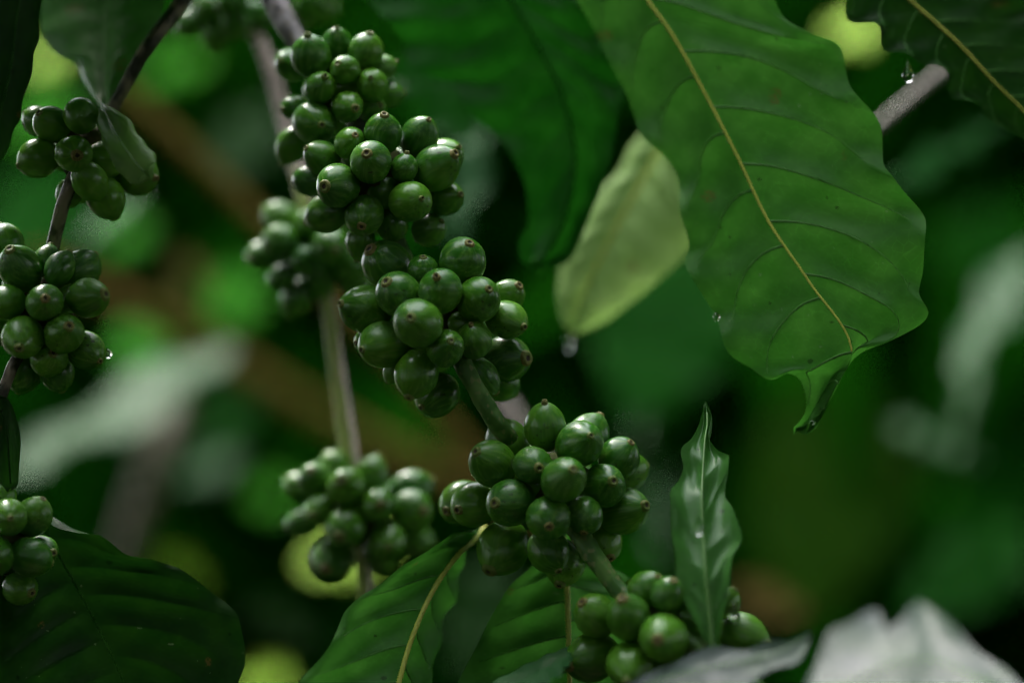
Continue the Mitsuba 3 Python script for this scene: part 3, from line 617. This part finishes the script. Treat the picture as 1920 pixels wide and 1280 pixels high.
simple_leaf('blurred bright green leaf at the top between the biggest leaf and the corner leaf', (1650, 35), (1550, 75), 150, 0.68, .66, 'leaf_sunlit', roll=68, seed=13)
simple_leaf('grey blurred leaf at the right edge, shining, point down', (1930, 470), (1790, 700), 170, .50, .42, 'leaf_gloss', roll=58, seed=14)
simple_leaf('narrow bluish blurred leaf below the grey leaf at the right', (1830, 660), (1800, 800), 70, .52, .46, 'leaf_gloss', roll=60, seed=15)
simple_leaf('pale hooked blurred leaf at the right, above a small green one', (1670, 790), (1840, 860), 70, .55, .5, 'leaf_gloss', roll=-66, seed=16)
simple_leaf('small bright green blurred leaf at the lower right', (1800, 920), (1725, 945), 60, 1.0, .95, 'leaf_lime', roll=40, seed=17)
simple_leaf('dry brown yellow blurred leaf right of the half hidden cluster', (1380, 1100), (1500, 1150), 70, .6, .55, 'leaf_dry', roll=20, seed=18)
simple_leaf('grey shining leaf blur between the sharpest cluster and the small upright leaf', (1190, 740), (1200, 830), 60, .6, .55, 'leaf_gloss', roll=62, seed=19)
simple_leaf('pale grey leaf blur right beside the sharpest cluster', (1245, 880), (1235, 1060), 60, .65, .6, 'leaf_gloss', roll=64, seed=20)
simple_leaf('grey leaf with shining margin at the right, under the corner leaf', (1640, 360), (1890, 225), 90, .36, .34, 'leaf_gloss', roll=60, seed=21)
simple_leaf('saturated green blurred leaf at the right edge', (1960, 560), (1830, 1100), 260, 1.0, .9, 'leaf_vivid', roll=-10, seed=22)
simple_leaf('broad green blurred leaf behind the point of the pale leaf', (1300, 460), (1180, 780), 330, .6, .55, 'leaf_vivid', roll=12, seed=23)
simple_leaf('dark olive blurred leaf hanging in the right middle', (1600, 720), (1500, 1160), 330, .85, .8, 'leaf_olive', roll=8, seed=24)
simple_leaf('green blurred leaf beside the top of the near branch', (760, 100), (880, 260), 150, .2, .18, 'leaf_deep', roll=10, seed=25)
simple_leaf('grey green leaf blur right of the second near cluster', (900, 230), (850, 460), 90, .3, .28, 'leaf_gloss', roll=35, seed=26)
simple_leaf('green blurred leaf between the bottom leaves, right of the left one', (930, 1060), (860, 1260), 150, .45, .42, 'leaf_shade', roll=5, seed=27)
simple_leaf('green blurred leaf behind the middle of the right edge', (1930, 420), (1740, 480), 150, .8, .75, 'leaf_vivid', roll=30, seed=28)
simple_leaf('long green blurred leaf at the lower right, over the white shining one', (1700, 930), (1950, 1050), 120, .8, .78, 'leaf_vivid', roll=40, seed=29)

simple_leaf('vivid green blurred leaf left of the upper far cluster', (480, 520), (400, 600), 100, .9, .85, 'leaf_lime', roll=15, seed=30)
simple_leaf('vivid green blurred leaf under the lower brown stem at the left', (320, 600), (210, 680), 110, .8, .75, 'leaf_lime', roll=25, seed=31)
simple_leaf('green blurred leaf beside the grey white shining leaf', (470, 740), (380, 830), 90, .9, .85, 'leaf_vivid', roll=25, seed=32)
simple_leaf('green blurred leaf just right of the narrow dark leaf', (130, 180), (20, 260), 110, .7, .65, 'leaf_lime', roll=10, seed=33)

simple_leaf('broad dark green leaf blur above the white shining leaf at the lower right', (1930, 1000), (1690, 1150), 190, .6, .55, 'leaf_deep', roll=25, seed=34)
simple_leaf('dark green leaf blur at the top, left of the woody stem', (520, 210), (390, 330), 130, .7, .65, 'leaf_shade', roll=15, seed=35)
simple_leaf('small green leaf blur under the far branch at the bottom', (470, 1130), (590, 1200), 80, .55, .5, 'leaf_shade', roll=35, seed=36)


# ------------------------------------------------------------------ foliage masses, ground
def foliage(name, label, boxes, length, seed, cat='foliage'):
    r = np.random.default_rng(seed)
    V, Q, base = [], [], 0
    prof = np.array([0.03, 0.62, 1.0, 0.85, 0.45, 0.02])
    for (lo, hi, n) in boxes:
        c = r.uniform(lo, hi, (n, 3))
        d = r.normal(0, 1, (n, 3)) * [1, 1, 0.5] - [0, 0, 0.45]
        d /= np.linalg.norm(d, axis=1, keepdims=True)
        up = np.array([0, 0, 1.0]) + r.normal(0, 0.45, (n, 3))
        sd = np.cross(d, up)
        sd /= np.linalg.norm(sd, axis=1, keepdims=True)
        nn = np.cross(sd, d)
        L = length * r.uniform(0.7, 1.3, n)
        t = np.linspace(0, 1, 6)
        bend = r.uniform(0.1, 0.45, n)
        mid = c[:, None] + d[:, None] * (L[:, None] * (t - 0.5))[..., None] - nn[:, None] * (L * bend)[:, None, None] * (t ** 2)[None, :, None]
        wv = sd[:, None] * (L[:, None] * 0.22 * prof)[..., None]
        lift = nn[:, None] * (L[:, None] * 0.05 * prof)[..., None]
        P = np.stack([mid + wv + lift, mid, mid - wv + lift], 2).reshape(n, 18, 3)
        q = np.array([[i * 3 + j, i * 3 + j + 1, i * 3 + j + 4, i * 3 + j + 3] for i in range(5) for j in range(2)])
        Q.append((q[None] + (np.arange(n) * 18)[:, None, None] + base).reshape(-1, 4))
        V.append(P.reshape(-1, 3))
        base += n * 18
    key = thing(name, label, cat, kind='stuff')
    scene[key] = mikit.ply((np.vstack(V), np.vstack(Q)), 'leaf_mass', smooth=True)


Z = CZ
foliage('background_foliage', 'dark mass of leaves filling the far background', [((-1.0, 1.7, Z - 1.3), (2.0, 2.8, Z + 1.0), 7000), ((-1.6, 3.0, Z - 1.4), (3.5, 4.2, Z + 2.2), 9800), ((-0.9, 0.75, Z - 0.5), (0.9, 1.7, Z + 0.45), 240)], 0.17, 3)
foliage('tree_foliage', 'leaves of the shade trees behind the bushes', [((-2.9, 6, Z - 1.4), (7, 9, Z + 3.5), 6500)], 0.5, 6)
foliage('added_canopy', 'unseen leaves added overhead to block and narrow the daylight', [((-2.5, 1.7, Z + 0.8), (2.5, 3.4, Z + 1.5), 4500), ((-2.5, -3.0, Z + 0.7), (2.5, -0.42, Z + 1.5), 7600), ((0.45, -0.5, Z + 0.8), (2.5, 1.7, Z + 1.5), 3000), ((-2.6, -0.5, Z + 0.8), (-1.0, 1.7, Z + 1.5), 2300)], 0.16, 4)  # added out of view; its opening is shaped to let light in from above
foliage('hedge_foliage', 'leaves of unseen neighbouring bushes, shaped to keep low light off', [((-2.0, -2.2, Z - 1.4), (-1.0, 0.8, Z + 1.5), 4500), ((1.0, -2.2, Z - 1.4), (2.0, 1.8, Z + 1.5), 6000), ((-2.0, -2.8, Z - 1.4), (2.0, -1.7, Z + 1.3), 9000), ((-3.5, 0.8, Z - 1.4), (-1.6, 1.5, Z + 1.3), 2500), ((-1.1, 0.4, Z - 1.4), (1.1, 1.8, Z - 0.55), 1200)], 0.16, 5)  # out of view; height and left gap set for top and rim light
gx, gy = np.meshgrid(np.linspace(-60, 60, 121), np.linspace(-60, 60, 121), indexing='ij')
gz = 0.08 * (meshkit.fbm(np.stack([gx, gy, gx * 0], -1) * 0.6, 3, 1) - 0.5)
i, j = np.meshgrid(np.arange(120), np.arange(120), indexing='ij')
q = np.stack([i * 121 + j, (i + 1) * 121 + j, (i + 1) * 121 + j + 1, i * 121 + j + 1], -1).reshape(-1, 4)
scene['ground'] = mikit.ply((np.stack([gx, gy, gz], -1).reshape(-1, 3), q), 'soil', smooth=True)
labels['ground'] = {'label': 'dark soil under the coffee bushes', 'category': 'ground', 'kind': 'structure'}
